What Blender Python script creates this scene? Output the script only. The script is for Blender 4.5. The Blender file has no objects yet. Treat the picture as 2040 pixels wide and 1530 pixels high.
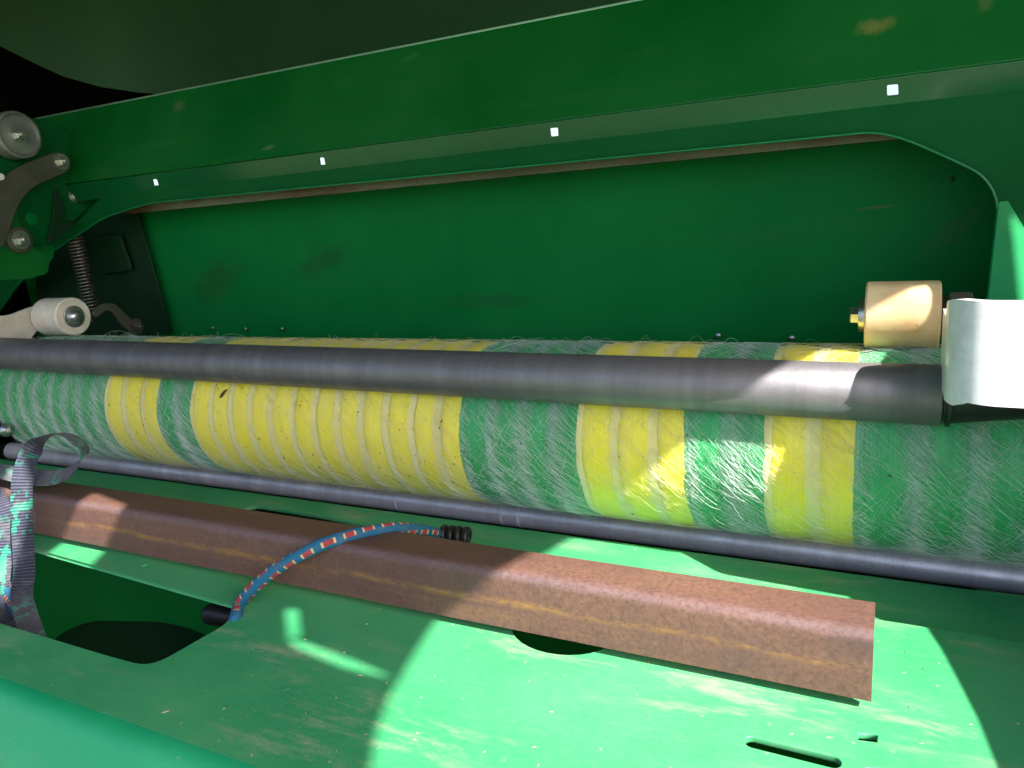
import bpy, bmesh, math, random
import numpy as np
from mathutils import Vector, Matrix, noise as mnoise
random.seed(7); rng = np.random.default_rng(7)
S = bpy.context.scene
COL = S.collection
ZC = 1.5                                   # camera height above the ground
# ------------------------------------------------------------------ camera
F = 1500.0
PITCH = math.radians(15)
nv = lambda v: np.array(v, float) / np.linalg.norm(v)
_ex = nv((3020, -120, 1500)); _up = nv(np.array((0, 1, 0)) - _ex[1] * _ex); _w = np.cross(_up, _ex)
_Y = _w * math.cos(PITCH) + _up * math.sin(PITCH); _Z = -_w * math.sin(PITCH) + _up * math.cos(PITCH)
R = np.array([_ex, _Y, _Z])
cam_d = bpy.data.cameras.new('camera'); cam = bpy.data.objects.new('camera', cam_d); COL.objects.link(cam)
cam_d.sensor_width = 36; cam_d.lens = 36 * F / 2040; cam_d.clip_start = 0.01; cam_d.clip_end = 3000
M4 = Matrix([list(R[i]) + [0] for i in range(3)] + [[0, 0, 0, 1]]); M4.translation = (0, 0, ZC)
cam.matrix_world = M4
S.camera = cam
# ------------------------------------------------------------------ light
SUN = nv((1.0, -0.34, 1.0))                # direction towards the sun
elev = math.asin(SUN[2]); azim = math.atan2(SUN[0], SUN[1])
W = bpy.data.worlds.new('World'); S.world = W; W.use_nodes = True
nt = W.node_tree; bg = nt.nodes['Background']
sky = nt.nodes.new('ShaderNodeTexSky'); sky.sky_type = 'NISHITA'; sky.sun_disc = False
sky.sun_elevation = elev; sky.sun_rotation = azim; sky.dust_density = 3.0; sky.air_density = .8; sky.ozone_density = .6
nt.links.new(sky.outputs[0], bg.inputs[0]); bg.inputs[1].default_value = 0.13
sl = bpy.data.lights.new('sun', 'SUN'); sl.energy = 5.0; sl.angle = math.radians(0.5); sl.color = (1, 0.96, 0.9)
so = bpy.data.objects.new('sun', sl); COL.objects.link(so)
so.rotation_euler = Vector(SUN).to_track_quat('Z', 'Y').to_euler(); so.location = (2, -1, 5)
S.view_settings.view_transform = 'Standard'; S.view_settings.look = 'None'
S.view_settings.exposure = 1.55; S.view_settings.gamma = 1
# ------------------------------------------------------------------ geometry helpers
def ray(x, y): return R @ np.array((x - 1020, 765 - y, -F))
def fin(p): return np.array((p[0], p[1], p[2] + ZC))
def onX(x, y, v): d = ray(x, y); return fin(d * v / d[0])
def onY(x, y, v): d = ray(x, y); return fin(d * v / d[1])
def onZ(x, y, v): d = ray(x, y); return fin(d * v / d[2])   # v relative to the camera height
def yz(w, u): return (w * math.cos(PITCH) + u * math.sin(PITCH), -w * math.sin(PITCH) + u * math.cos(PITCH) + ZC)
DZ = -0.2965                               # deck level below the camera

def thing(name, label, cat, loc=(0, 0, 0), group=None):
    o = bpy.data.objects.new(name, None); o.empty_display_size = 0.02; COL.objects.link(o); o.location = loc
    tag(o, label, cat, group); return o
def tag(o, label=None, cat=None, group=None, kind=None):
    if label: o['label'] = label
    if cat: o['category'] = cat
    if group: o['group'] = group
    if kind: o['kind'] = kind
    return o
def wloc(o):
    v = Vector((0, 0, 0))
    while o is not None: v = v + o.location; o = o.parent
    return v
def link(name, me, mat, parent=None, smooth=False):
    """mesh given in world coordinates; stored relative to its parent"""
    o = bpy.data.objects.new(name, me); COL.objects.link(o)
    if parent is not None:
        me.transform(Matrix.Translation(-wloc(parent))); o.parent = parent
    if mat is not None:
        me.materials.clear(); me.materials.append(mat)
    if smooth: me.polygons.foreach_set('use_smooth', [True] * len(me.polygons))
    return o
def bm_obj(name, bm, mat, parent=None, smooth=False):
    bmesh.ops.recalc_face_normals(bm, faces=bm.faces)
    me = bpy.data.meshes.new(name); bm.to_mesh(me); bm.free()
    return link(name, me, mat, parent, smooth)
def rnd(pts, r, n=6):
    """round the corners of a 2-D polygon; r is a number or a list"""
    out = []; N = len(pts)
    for i, p in enumerate(pts):
        ri = r[i] if hasattr(r, '__len__') else r
        p = np.array(p, float); a = np.array(pts[i - 1], float); b = np.array(pts[(i + 1) % N], float)
        if ri <= 0: out.append(p); continue
        la = np.linalg.norm(a - p); lb = np.linalg.norm(b - p); k = min(ri, la * .48, lb * .48)
        p0 = p + (a - p) / la * k; p1 = p + (b - p) / lb * k
        for j in range(n + 1):
            t = j / n; out.append((1 - t) ** 2 * p0 + 2 * t * (1 - t) * p + t * t * p1)
    return out
def circ(c, r, n=24, ry=None):
    ry = ry or r
    return [(c[0] + r * math.cos(2 * math.pi * i / n), c[1] + ry * math.sin(2 * math.pi * i / n)) for i in range(n)]
DG = None
def plate(name, outline, holes, org, u, v, thick, mat, parent=None, bevel=0.0006):
    """flat sheet with holes: outline/holes in (u, v); front face at org, thickness behind along -(u x v)"""
    cu = bpy.data.curves.new('tmp', 'CURVE'); cu.dimensions = '2D'; cu.fill_mode = 'BOTH'
    cu.extrude = max(thick / 2 - bevel, 1e-5); cu.bevel_depth = bevel; cu.bevel_resolution = 1; cu.offset = -bevel
    for pl in [outline] + list(holes):
        sp = cu.splines.new('POLY'); sp.points.add(len(pl) - 1); sp.use_cyclic_u = True
        for q, p in zip(sp.points, pl): q.co = (p[0], p[1], 0, 1)
    o = bpy.data.objects.new('tmp', cu); COL.objects.link(o)
    dg = bpy.context.evaluated_depsgraph_get()
    me = bpy.data.meshes.new_from_object(o.evaluated_get(dg)); bpy.data.objects.remove(o); bpy.data.curves.remove(cu)
    u = Vector(nv(u)); v = Vector(nv(v)); n = u.cross(v)
    T = Matrix(((u[0], v[0], n[0], 0), (u[1], v[1], n[1], 0), (u[2], v[2], n[2], 0), (0, 0, 0, 1)))
    T.translation = Vector(org) - n * thick / 2
    me.transform(T); me.name = name
    return link(name, me, mat, parent)
def tube_bm(pts, rad, seg=12, bm=None, caps=True, uv=False):
    bm = bm or bmesh.new()
    P = [Vector(p) for p in pts]; n = len(P)
    rad = rad if hasattr(rad, '__len__') else [rad] * n
    lay = bm.loops.layers.uv.verify() if uv else None
    t0 = (P[1] - P[0]).normalized(); a = t0.orthogonal().normalized(); rings = []; L = [0.0]
    for i in range(n):
        t = (P[min(i + 1, n - 1)] - P[max(i - 1, 0)]).normalized()
        a = (a - t * a.dot(t)).normalized(); b = t.cross(a)
        rings.append([bm.verts.new(P[i] + (a * math.cos(2 * math.pi * k / seg) + b * math.sin(2 * math.pi * k / seg)) * rad[i]) for k in range(seg)])
        if i: L.append(L[-1] + (P[i] - P[i - 1]).length)
    for i in range(n - 1):
        for k in range(seg):
            f = bm.faces.new((rings[i][k], rings[i][(k + 1) % seg], rings[i + 1][(k + 1) % seg], rings[i + 1][k])); f.smooth = True
            if uv:
                for lp, (uu, vv) in zip(f.loops, ((L[i], k / seg), (L[i], (k + 1) / seg), (L[i + 1], (k + 1) / seg), (L[i + 1], k / seg))): lp[lay].uv = (uu, vv)
    if caps: bm.faces.new(rings[0][::-1]); bm.faces.new(rings[-1])
    return bm
def lathe_bm(org, axis, prof, seg=40, bm=None, close=True):
    """prof: list of (distance along axis, radius)"""
    bm = bm or bmesh.new(); ax = Vector(nv(axis)); a = ax.orthogonal().normalized(); b = ax.cross(a); o = Vector(org)
    rings = []
    for d, r in prof:
        rings.append([bm.verts.new(o + ax * d + (a * math.cos(2 * math.pi * k / seg) + b * math.sin(2 * math.pi * k / seg)) * max(r, 1e-5)) for k in range(seg)])
    for i in range(len(rings) - 1):
        for k in range(seg):
            bm.faces.new((rings[i][k], rings[i][(k + 1) % seg], rings[i + 1][(k + 1) % seg], rings[i + 1][k]))
    if close: bm.faces.new(rings[0][::-1]); bm.faces.new(rings[-1])
    return bm
def sharp_smooth(o, ang=35):
    me = o.data
    me.polygons.foreach_set('use_smooth', [True] * len(me.polygons))
    bm = bmesh.new(); bm.from_mesh(me)
    for e in bm.edges:
        if len(e.link_faces) == 2 and e.calc_face_angle(0) > math.radians(ang): e.smooth = False
    bm.to_mesh(me); bm.free(); return o
def sweep_bm(prof, x0, x1, closed=True, nx=1, jitter=None):
    """extrude a (y, z) profile along X"""
    bm = bmesh.new(); rows = []
    for i in range(nx + 1):
        x = x0 + (x1 - x0) * i / nx
        rows.append([bm.verts.new((x, p[0], p[1])) for p in prof])
    m = len(prof); rg = range(m) if closed else range(m - 1)
    for i in range(nx):
        for k in rg: bm.faces.new((rows[i][k], rows[i][(k + 1) % m], rows[i + 1][(k + 1) % m], rows[i + 1][k]))
    if closed: bm.faces.new(rows[0][::-1]); bm.faces.new(rows[-1])
    return bm
def hexbolt(parent, pos, axis, s=0.008, mat=None, name='bolt'):
    bm = lathe_bm(pos, axis, [(0, s * 1.5), (s * .25, s * 1.5), (s * .25, s * 1.45)], 20)
    lathe_bm(pos, axis, [(s * .2, s), (s * .95, s), (s * 1.05, s * .85)], 6, bm)
    lathe_bm(pos, axis, [(s * .9, s * .5), (s * 1.6, s * .5), (s * 1.7, s * .4)], 12, bm)
    return sharp_smooth(bm_obj(name, bm, mat, parent))
# ------------------------------------------------------------------ material helpers
class N:
    def __init__(s, name):
        s.m = bpy.data.materials.new(name); s.m.use_nodes = True; s.t = s.m.node_tree
        s.b = s.t.nodes['Principled BSDF']; s.tc = s.t.nodes.new('ShaderNodeTexCoord')
    def n(s, typ, **kw):
        x = s.t.nodes.new(typ)
        for k, v in kw.items(): setattr(x, k, v)
        return x
    def l(s, a, b): s.t.links.new(a, b)
    def map(s, scale, src='Object', rot=(0, 0, 0)):
        mp = s.n('ShaderNodeMapping'); mp.inputs['Scale'].default_value = scale; mp.inputs['Rotation'].default_value = rot
        s.l(s.tc.outputs[src], mp.inputs[0]); return mp.outputs[0]
    def noise(s, vec, scale, detail=4, rough=.6, dist=0):
        x = s.n('ShaderNodeTexNoise'); x.inputs['Scale'].default_value = scale; x.inputs['Detail'].default_value = detail
        x.inputs['Roughness'].default_value = rough; x.inputs['Distortion'].default_value = dist
        if vec is not None: s.l(vec, x.inputs['Vector'])
        return x.outputs['Fac']
    def ramp(s, fac, stops):
        x = s.n('ShaderNodeValToRGB'); e = x.color_ramp.elements
        while len(e) < len(stops): e.new(.5)
        for q, (p, c) in zip(e, stops):
            q.position = p; q.color = (c, c, c, 1) if not hasattr(c, '__len__') else (*c, 1)
        s.l(fac, x.inputs[0]); return x.outputs[0]
    def mix(s, fac, a, b):
        x = s.n('ShaderNodeMix', data_type='RGBA')
        for val, i in ((fac, 0), (a, 6), (b, 7)):
            if hasattr(val, 'is_linked'): s.l(val, x.inputs[i])
            elif i == 0: x.inputs[0].default_value = val
            else: x.inputs[i].default_value = (*val, 1)
        return x.outputs[2]
    def math(s, op, a, b=0.0, clamp=False):
        x = s.n('ShaderNodeMath', operation=op); x.use_clamp = clamp
        for val, i in ((a, 0), (b, 1)):
            if hasattr(val, 'is_linked'): s.l(val, x.inputs[i])
            else: x.inputs[i].default_value = val
        return x.outputs[0]
    def bump(s, h, strength=.2, dist=.001):
        x = s.n('ShaderNodeBump'); x.inputs['Strength'].default_value = strength; x.inputs['Distance'].default_value = dist
        s.l(h, x.inputs['Height']); s.l(x.outputs[0], s.b.inputs['Normal'])
    def set(s, **kw):
        for k, v in kw.items():
            i = s.b.inputs[k.replace('_', ' ')]
            if hasattr(v, 'is_linked'): s.l(v, i)
            elif hasattr(v, '__len__') and len(v) == 3: i.default_value = (*v, 1)
            else: i.default_value = v
        return s.m
def paint(name, base, rough=.3, dust=.25, dcol=(.30, .27, .17), streak=.3, speck=.5, coat=.25, scale=1.0, spec=.5, stx=3, spots=()):
    k = N(name)
    big = k.noise(k.map((1, 1, 1)), 5 * scale, 6, .65)
    st = k.noise(k.map((stx, 34, 34)), 1.5 * scale, 7, .75, .18)
    patch = k.noise(k.map((1.2, 4, 4)), 3.1 * scale, 3, .5)
    fine = k.noise(k.map((1, 1, 1)), 900, 3, .7)
    c0 = k.mix(k.ramp(big, [(.35, 0.0), (.7, 1.0)]), base, tuple(min(1, x * 1.28 + .004) for x in base))
    d1 = k.math('MULTIPLY', k.ramp(st, [(.5, 0.0), (.66, 1.0)]), k.ramp(patch, [(.46, 0.0), (.60, 1.0)]))
    d1 = k.math('MULTIPLY', d1, streak)
    d2 = k.math('MULTIPLY', k.ramp(big, [(.38, .25), (.72, 1.0)]), dust)
    sp = k.ramp(k.noise(k.map((1, 1, 1)), 170, 2, .5), [(.70, 0.0), (.78, 1.0)])
    d3 = k.math('MULTIPLY', sp, speck)
    d = k.math('ADD', k.math('ADD', d1, d2), d3, True)
    d = k.math('MULTIPLY', d, k.ramp(fine, [(.3, .7), (.7, 1.0)]), True)
    scr = k.ramp(k.noise(k.map((14, 160, 60), rot=(0, 0, .5)), 1.0, 2, .5), [(.72, 0.0), (.75, 1.0)])
    mot = k.noise(k.map((1, 2.2, 1)), 150, 6, .8)
    c0 = k.mix(k.math('MULTIPLY', k.ramp(mot, [(.42, 0.0), (.70, 1.0)]), min(1, dust * .55)), c0, dcol)
    c1 = k.mix(d, c0, dcol)
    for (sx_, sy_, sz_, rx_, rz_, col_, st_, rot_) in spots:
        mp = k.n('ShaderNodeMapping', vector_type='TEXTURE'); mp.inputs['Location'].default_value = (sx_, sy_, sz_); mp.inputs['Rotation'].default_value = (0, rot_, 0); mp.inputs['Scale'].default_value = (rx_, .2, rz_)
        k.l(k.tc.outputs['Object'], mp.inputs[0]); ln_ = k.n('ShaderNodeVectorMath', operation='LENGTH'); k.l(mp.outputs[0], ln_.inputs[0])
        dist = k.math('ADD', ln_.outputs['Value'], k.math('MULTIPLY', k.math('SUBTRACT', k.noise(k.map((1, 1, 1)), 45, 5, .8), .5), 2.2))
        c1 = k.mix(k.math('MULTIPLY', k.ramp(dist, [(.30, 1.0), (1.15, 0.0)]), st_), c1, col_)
    c2 = k.mix(k.math('MULTIPLY', scr, .25 * min(1, dust * 3)), c1, tuple(min(1, x * 2 + .05) for x in base))
    r = k.math('ADD', k.math('MULTIPLY', d, .5), k.ramp(big, [(.3, rough * .8), (.7, rough * 1.25)]), True)
    k.bump(k.math('ADD', k.noise(k.map((1, 1, 1)), 320, 2, .5), k.math('MULTIPLY', d, .6)), .10, .0006)
    return k.set(Base_Color=c2, Roughness=r, Coat_Weight=coat, Coat_Roughness=.12, Specular_IOR_Level=spec)
GREEN = (.0008, .102, .0135)
HL = (-.4, .6, ZC + DZ)
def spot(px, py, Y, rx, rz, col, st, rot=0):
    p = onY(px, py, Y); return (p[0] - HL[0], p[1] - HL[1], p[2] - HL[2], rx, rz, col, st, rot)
m_paint = paint('green_paint', GREEN, .34, .03, (.08, .13, .05), .08, .08, 0, spec=.30, spots=[spot(1745, 56, .738, .016, .007, (.17, .19, .045), .8, -.1), spot(1960, 8, .74, .006, .008, (.10, .16, .05), .5), spot(812, 112, .738, .016, .006, (.02, .17, .05), .6, -.2), spot(348, 210, .735, .013, .009, (.08, .13, .06), .7), spot(540, 294, .722, .014, .003, (.10, .17, .09), .6, -.1)])  # spots paint glossy reflections into the upper panel's colour
m_back = paint('green_panel_paint', (.0008, .150, .0285), .45, .018, (.08, .13, .05), .12, .30, 0, spec=.06, spots=[spot(1745, 413, .80, .020, .0024, (.07, .15, .05), .7, -.05), spot(1905, 455, .80, .040, .012, (.035, .13, .05), .55, -.75), spot(1899, 356, .80, .003, .004, (.004, .02, .006), .9), spot(430, 560, .80, .07, .03, (.02, .075, .022), .5, -.5), spot(640, 520, .80, .06, .022, (.018, .085, .022), .45, -.3), spot(980, 600, .80, .09, .012, (.016, .10, .03), .4)])  # slanted pale spot at right paints in reflected light; lower ones are dusty smudges
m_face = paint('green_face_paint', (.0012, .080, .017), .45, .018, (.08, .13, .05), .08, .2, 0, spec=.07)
m_band = paint('glossy_green_paint', (.0015, .088, .024), .17, .02, (.08, .13, .05), .05, .08, .3, spec=.5)
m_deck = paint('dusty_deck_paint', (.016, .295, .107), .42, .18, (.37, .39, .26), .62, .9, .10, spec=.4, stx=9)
m_pillar = paint('pillar_paint', (.004, .230, .070), .45, .03, (.30, .36, .20), .2, .3, 0, spec=.12)
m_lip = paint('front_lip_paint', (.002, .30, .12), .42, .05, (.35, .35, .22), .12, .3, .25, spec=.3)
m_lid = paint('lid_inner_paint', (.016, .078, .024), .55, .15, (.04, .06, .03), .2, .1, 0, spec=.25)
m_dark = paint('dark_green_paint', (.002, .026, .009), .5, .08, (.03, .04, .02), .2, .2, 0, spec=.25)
def metal(name, base, rough, metallic=.75, streak=.25, dirt=.35, band=(60, 4, 4), rust=0):
    k = N(name)
    b1 = k.noise(k.map(band), 1.0, 4, .6)
    b2 = k.noise(k.map((5, 30, 30)), 1.0, 5, .7)
    fn = k.noise(k.map((1, 1, 1)), 420, 4, .75)
    v = k.math('ADD', k.math('MULTIPLY', b1, streak), k.math('MULTIPLY', b2, .35))
    c = k.mix(k.ramp(v, [(.15, 0.0), (.55, 1.0)]), tuple(x * .55 for x in base), tuple(min(1, x * 1.5) for x in base))
    c = k.mix(k.math('MULTIPLY', k.ramp(fn, [(.5, 0.0), (.75, 1.0)]), dirt), c, tuple(x * .35 for x in base))
    if rust: c = k.mix(k.math('MULTIPLY', k.ramp(b2, [(.48, 0.0), (.62, 1.0)]), rust), c, (.12, .055, .03))
    r = k.ramp(k.math('ADD', k.math('MULTIPLY', b1, .6), k.math('MULTIPLY', fn, .4)), [(.3, rough + .14), (.7, max(.05, rough - .12))])
    k.bump(fn, .12, .0004)
    return k.set(Base_Color=c, Metallic=metallic, Roughness=r)
m_tube = metal('worn_steel_tube', (.165, .155, .165), .50, .60, .5, .28, (38, 3, 3))
m_rod = metal('worn_steel_rod', (.64, .60, .60), .42, .45, .6, .3, (30, 3, 3), .2)
m_zinc = metal('zinc_plating', (.55, .55, .52), .30, .9, .2, .3, (40, 40, 40))
m_cap = metal('grey_cap_metal', (.30, .32, .30), .42, .6, .2, .3, (40, 40, 40))
m_lever = metal('dull_lever_steel', (.09, .095, .065), .55, .3, .2, .4, (15, 15, 15))
m_spring = metal('spring_steel', (.22, .20, .18), .38, .8, .2, .4, (40, 40, 40), .3)
m_edge = metal('edge_glint', (.30, .50, .34), .35, .3, .6, .4, (8, 40, 40))  # pale colour standing in for skylight caught by the panel edge
m_black = metal('black_oily_metal', (.02, .02, .02), .45, .2, .2, .2, (20, 20, 20))
m_duststrip = metal('rusty_strip_metal', (.12, .125, .075), .55, .25, .6, .7, (7, 30, 30), 1.0)
ZR = 1.5 - .2494; YR = .4062                # ridge line of the angle bar
def rustmat():
    k = N('rusted_steel')
    a = k.noise(k.map((3, 9, 9)), 1.4, 6, .65, .4); b = k.noise(k.map((1, 1, 1)), 330, 5, .8); c_ = k.noise(k.map((2, 30, 30)), 1.3, 6, .7, .8)
    g = k.noise(k.map((1, 1, 1)), 26, 5, .7)
    c = k.mix(k.ramp(a, [(.35, 0.0), (.65, 1.0)]), (.140, .066, .050), (.215, .104, .073))
    c = k.mix(k.math('MULTIPLY', k.ramp(g, [(.5, 0.0), (.72, 1.0)]), .55), c, (.085, .055, .055))
    c = k.mix(k.math('MULTIPLY', k.ramp(c_, [(.56, 0.0), (.64, 1.0)]), .25), c, (.26, .13, .045))
    c = k.mix(k.ramp(b, [(.36, .75), (.56, 0.0)]), c, (.09, .046, .038))
    c = k.mix(k.ramp(b, [(.62, 0.0), (.76, .45)]), c, (.38, .28, .25))
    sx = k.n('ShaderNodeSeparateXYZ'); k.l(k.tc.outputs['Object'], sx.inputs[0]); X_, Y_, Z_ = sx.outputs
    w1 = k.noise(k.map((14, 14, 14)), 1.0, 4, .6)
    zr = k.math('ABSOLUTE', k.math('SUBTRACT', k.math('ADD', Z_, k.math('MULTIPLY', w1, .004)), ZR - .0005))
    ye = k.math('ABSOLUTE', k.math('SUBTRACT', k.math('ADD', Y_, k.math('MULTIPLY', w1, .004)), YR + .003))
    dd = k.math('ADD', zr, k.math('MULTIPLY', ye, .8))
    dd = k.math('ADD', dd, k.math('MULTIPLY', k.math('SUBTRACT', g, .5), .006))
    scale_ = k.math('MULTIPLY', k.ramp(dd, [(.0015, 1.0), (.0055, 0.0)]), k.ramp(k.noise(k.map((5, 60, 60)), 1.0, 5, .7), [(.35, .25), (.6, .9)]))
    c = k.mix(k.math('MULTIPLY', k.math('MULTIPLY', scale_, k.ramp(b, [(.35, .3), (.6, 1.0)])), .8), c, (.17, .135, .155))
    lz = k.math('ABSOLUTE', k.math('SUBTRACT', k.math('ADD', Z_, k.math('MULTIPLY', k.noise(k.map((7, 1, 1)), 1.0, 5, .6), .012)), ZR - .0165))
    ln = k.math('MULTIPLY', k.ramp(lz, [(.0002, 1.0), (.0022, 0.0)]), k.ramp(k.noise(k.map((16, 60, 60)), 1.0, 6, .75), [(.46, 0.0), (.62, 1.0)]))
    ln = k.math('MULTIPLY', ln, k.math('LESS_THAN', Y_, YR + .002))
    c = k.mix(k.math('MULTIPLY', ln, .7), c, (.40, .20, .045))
    k.bump(k.math('ADD', b, k.math('MULTIPLY', g, .6)), .35, .0008)
    return k.set(Base_Color=c, Roughness=k.ramp(b, [(.3, .5), (.7, .75)]), Metallic=.12)
m_rust = rustmat()
def netmat(name, c1, c2, pale, pf, stain=.0):
    k = N(name)
    th = k.noise(k.map((1400, 14, 14)), 1.0, 3, .6); wv = k.noise(k.map((260, 8, 8)), 1.0, 3, .6)
    pt = k.noise(k.map((60, 22, 22)), 1.0, 5, .7); sp = k.noise(k.map((1, 1, 1)), 260, 3, .6)
    c = k.mix(k.ramp(th, [(.35, 0.0), (.65, 1.0)]), c1, c2)
    f = k.math('MULTIPLY', k.ramp(k.math('ADD', k.math('MULTIPLY', pt, .6), k.math('MULTIPLY', wv, .4)), [(.40, 0.0), (.68, 1.0)]), pf)
    c = k.mix(f, c, pale)
    big = k.noise(k.map((1, 1, 1)), 22, 4, .7)
    ds = k.math('MULTIPLY', k.ramp(sp, [(.66, 0.0), (.72, 1.0)]), k.ramp(big, [(.42, 0.0), (.66, 1.0)]))
    c = k.mix(k.math('MULTIPLY', ds, stain), c, (.09, .07, .03))
    k.bump(k.math('ADD', th, k.math('MULTIPLY', wv, .8)), .30, .0012)
    return k.set(Base_Color=c, Roughness=.48, Sheen_Weight=.15)
m_yel = netmat('yellow_net_film', (.82, .68, .012), (.90, .80, .04), (.86, .80, .36), .34, .7)
m_grn = netmat('green_net_film', (.008, .24, .055), (.018, .40, .11), (.20, .54, .30), .28, .2)
m_gapy = netmat('white_net_over_yellow', (.80, .69, .16), (.88, .79, .32), (.88, .82, .52), .5, .9)
m_gapg = netmat('white_net_over_green', (.012, .25, .085), (.05, .38, .16), (.40, .60, .46), .35, .4)
def plain(name, c, rough=.5, metallic=0, **kw):
    k = N(name); n = k.noise(k.map((1, 1, 1)), 60, 5, .7)
    return k.set(Base_Color=k.mix(k.ramp(n, [(.3, 0.0), (.7, 1.0)]), tuple(x * .82 for x in c), tuple(min(1, x * 1.1) for x in c)), Roughness=rough, Metallic=metallic, **kw)
m_fw = plain('white_fibre', (.80, .86, .80), .42); m_fc = plain('cream_fibre', (.88, .82, .62), .45); m_fg = plain('pale_green_fibre', (.24, .56, .34), .42); m_fy = plain('pale_yellow_fibre', (.90, .82, .30), .45)
m_chaff = plain('dry_chaff', (.07, .045, .02), .8)
def plastic():
    k = N('stained_white_plastic')
    a = k.noise(k.map((14, 22, 22)), 1.0, 4, .55); sp = k.noise(k.map((1, 1, 1)), 240, 3, .6); bg_ = k.noise(k.map((1, 1, 1)), 24, 4, .6)
    c = k.mix(k.ramp(a, [(.40, 0.0), (.68, 1.0)]), (.82, .64, .36), (.56, .34, .13))
    ds = k.math('MULTIPLY', k.ramp(sp, [(.62, 0.0), (.68, 1.0)]), k.ramp(bg_, [(.45, 0.0), (.62, 1.0)]))
    c = k.mix(k.math('MULTIPLY', ds, .7), c, (.16, .09, .03))
    return k.set(Base_Color=c, Roughness=.42, Subsurface_Weight=.25, Subsurface_Scale=.01)
m_plas = plastic()
m_white = plain('white_arm_paint', (.80, .80, .79), .35, Coat_Weight=.2)
m_beige = plain('greyish_arm_paint', (.58, .54, .44), .5)
def strapmat():
    k = N('woven_webbing'); uv = k.n('ShaderNodeSeparateXYZ'); k.l(k.tc.outputs['UV'], uv.inputs[0])
    rib = k.math('SINE', k.math('MULTIPLY', uv.outputs[0], 2100.0))
    us = k.math('DIVIDE', k.math('FLOOR', k.math('MULTIPLY', uv.outputs[0], 520.0)), 520.0)
    vs = k.math('DIVIDE', k.math('FLOOR', k.math('MULTIPLY', uv.outputs[1], 16.0)), 16.0)
    cb = k.n('ShaderNodeCombineXYZ'); k.l(k.math('MULTIPLY', us, 95.0), cb.inputs[0]); k.l(k.math('MULTIPLY', vs, 2.6), cb.inputs[1])
    cz = k.n('ShaderNodeCombineXYZ'); k.l(k.math('MULTIPLY', us, 15.0), cz.inputs[0])
    zone = k.noise(cz.outputs[0], 1.0, 1, .4)
    f = k.math('MULTIPLY', k.ramp(k.noise(cb.outputs[0], 1.0, 1, .4), [(.53, 0.0), (.55, 1.0)]), k.ramp(zone, [(.49, 0.0), (.52, 1.0)]))
    c = k.mix(k.ramp(rib, [(.2, 0.0), (.8, 1.0)]), (.010, .013, .034), (.055, .060, .100))
    c = k.mix(f, c, (.010, .20, .135))
    c = k.mix(k.math('MULTIPLY', k.ramp(k.noise(k.map((1, 1, 1)), 45, 4, .7), [(.5, 0.0), (.75, 1.0)]), .35), c, (.30, .29, .27))
    k.bump(rib, .5, .0006)
    return k.set(Base_Color=c, Roughness=.7, Sheen_Weight=.2)
m_strap = strapmat()
def bungeemat():
    k = N('braided_bungee'); uv = k.n('ShaderNodeSeparateXYZ'); k.l(k.tc.outputs['UV'], uv.inputs[0])
    u, v = uv.outputs[0], uv.outputs[1]
    v6 = k.math('MULTIPLY', v, 3.0)
    tw = k.math('ADD', v6, k.math('MULTIPLY', u, 9.0))
    lane = k.math('FRACT', tw)
    half = k.math('MULTIPLY', k.math('FLOOR', tw), .5)
    ph = k.math('FRACT', k.math('ADD', k.math('MULTIPLY', u, 62.0), half))
    inl = k.math('MULTIPLY', k.math('GREATER_THAN', lane, .36), k.math('LESS_THAN', lane, .78))
    red = k.math('MULTIPLY', inl, k.math('MULTIPLY', k.math('GREATER_THAN', ph, .30), k.math('LESS_THAN', ph, .74)))
    yel = k.math('MULTIPLY', inl, k.math('MULTIPLY', k.math('GREATER_THAN', ph, .20), k.math('LESS_THAN', ph, .84)))
    wv = k.math('MULTIPLY', k.math('SINE', k.math('MULTIPLY', u, 5200.0)), k.math('SINE', k.math('MULTIPLY', v, 150.0)))
    c = k.mix(k.ramp(wv, [(.3, 0.0), (.7, 1.0)]), (.006, .125, .25), (.012, .20, .37))
    c = k.mix(yel, c, (.70, .52, .26)); c = k.mix(red, c, (.42, .045, .06))
    c = k.mix(k.math('MULTIPLY', k.ramp(k.noise(k.map((1, 1, 1)), 90, 4, .7), [(.5, 0.0), (.8, 1.0)]), .4), c, (.22, .20, .17))
    k.bump(wv, .5, .0006)
    return k.set(Base_Color=c, Roughness=.62)
m_bungee = bungeemat()
def groundmat():
    k = N('grass_ground')
    a = k.noise(k.map((1, 1, 1)), 1.2, 8, .7); b = k.noise(k.map((1, 1, 1)), 22, 5, .7)
    c = k.mix(k.ramp(a, [(.35, 0.0), (.65, 1.0)]), (.11, .12, .05), (.07, .11, .03))
    return k.set(Base_Color=k.mix(k.math('MULTIPLY', b, .5), c, (.15, .14, .08)), Roughness=.9)
m_straw = plain('pale_straw', (.42, .36, .18), .7)
m_ring = plain('bright_wear_ring', (.75, .75, .78), .35)
m_plas2 = plain('pale_plastic', (.78, .69, .58), .45, Subsurface_Weight=.2, Subsurface_Scale=.01)
m_cutedge = plain('green_edge_glint', (.006, .20, .06), .3)  # brighter green standing in for the highlight along the cut-out
m_void = plain('deep_shade_black', (.002, .002, .002), .9, Specular_IOR_Level=.02)  # near-black stands in for the deep shade inside the housing
# ------------------------------------------------------------------ setting
bm = bmesh.new(); bmesh.ops.create_grid(bm, x_segments=8, y_segments=8, size=900)
g = bm_obj('ground', bm, groundmat()); tag(g, 'short dull grass ground under the machine', 'ground', kind='structure'); del g['category']
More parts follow.
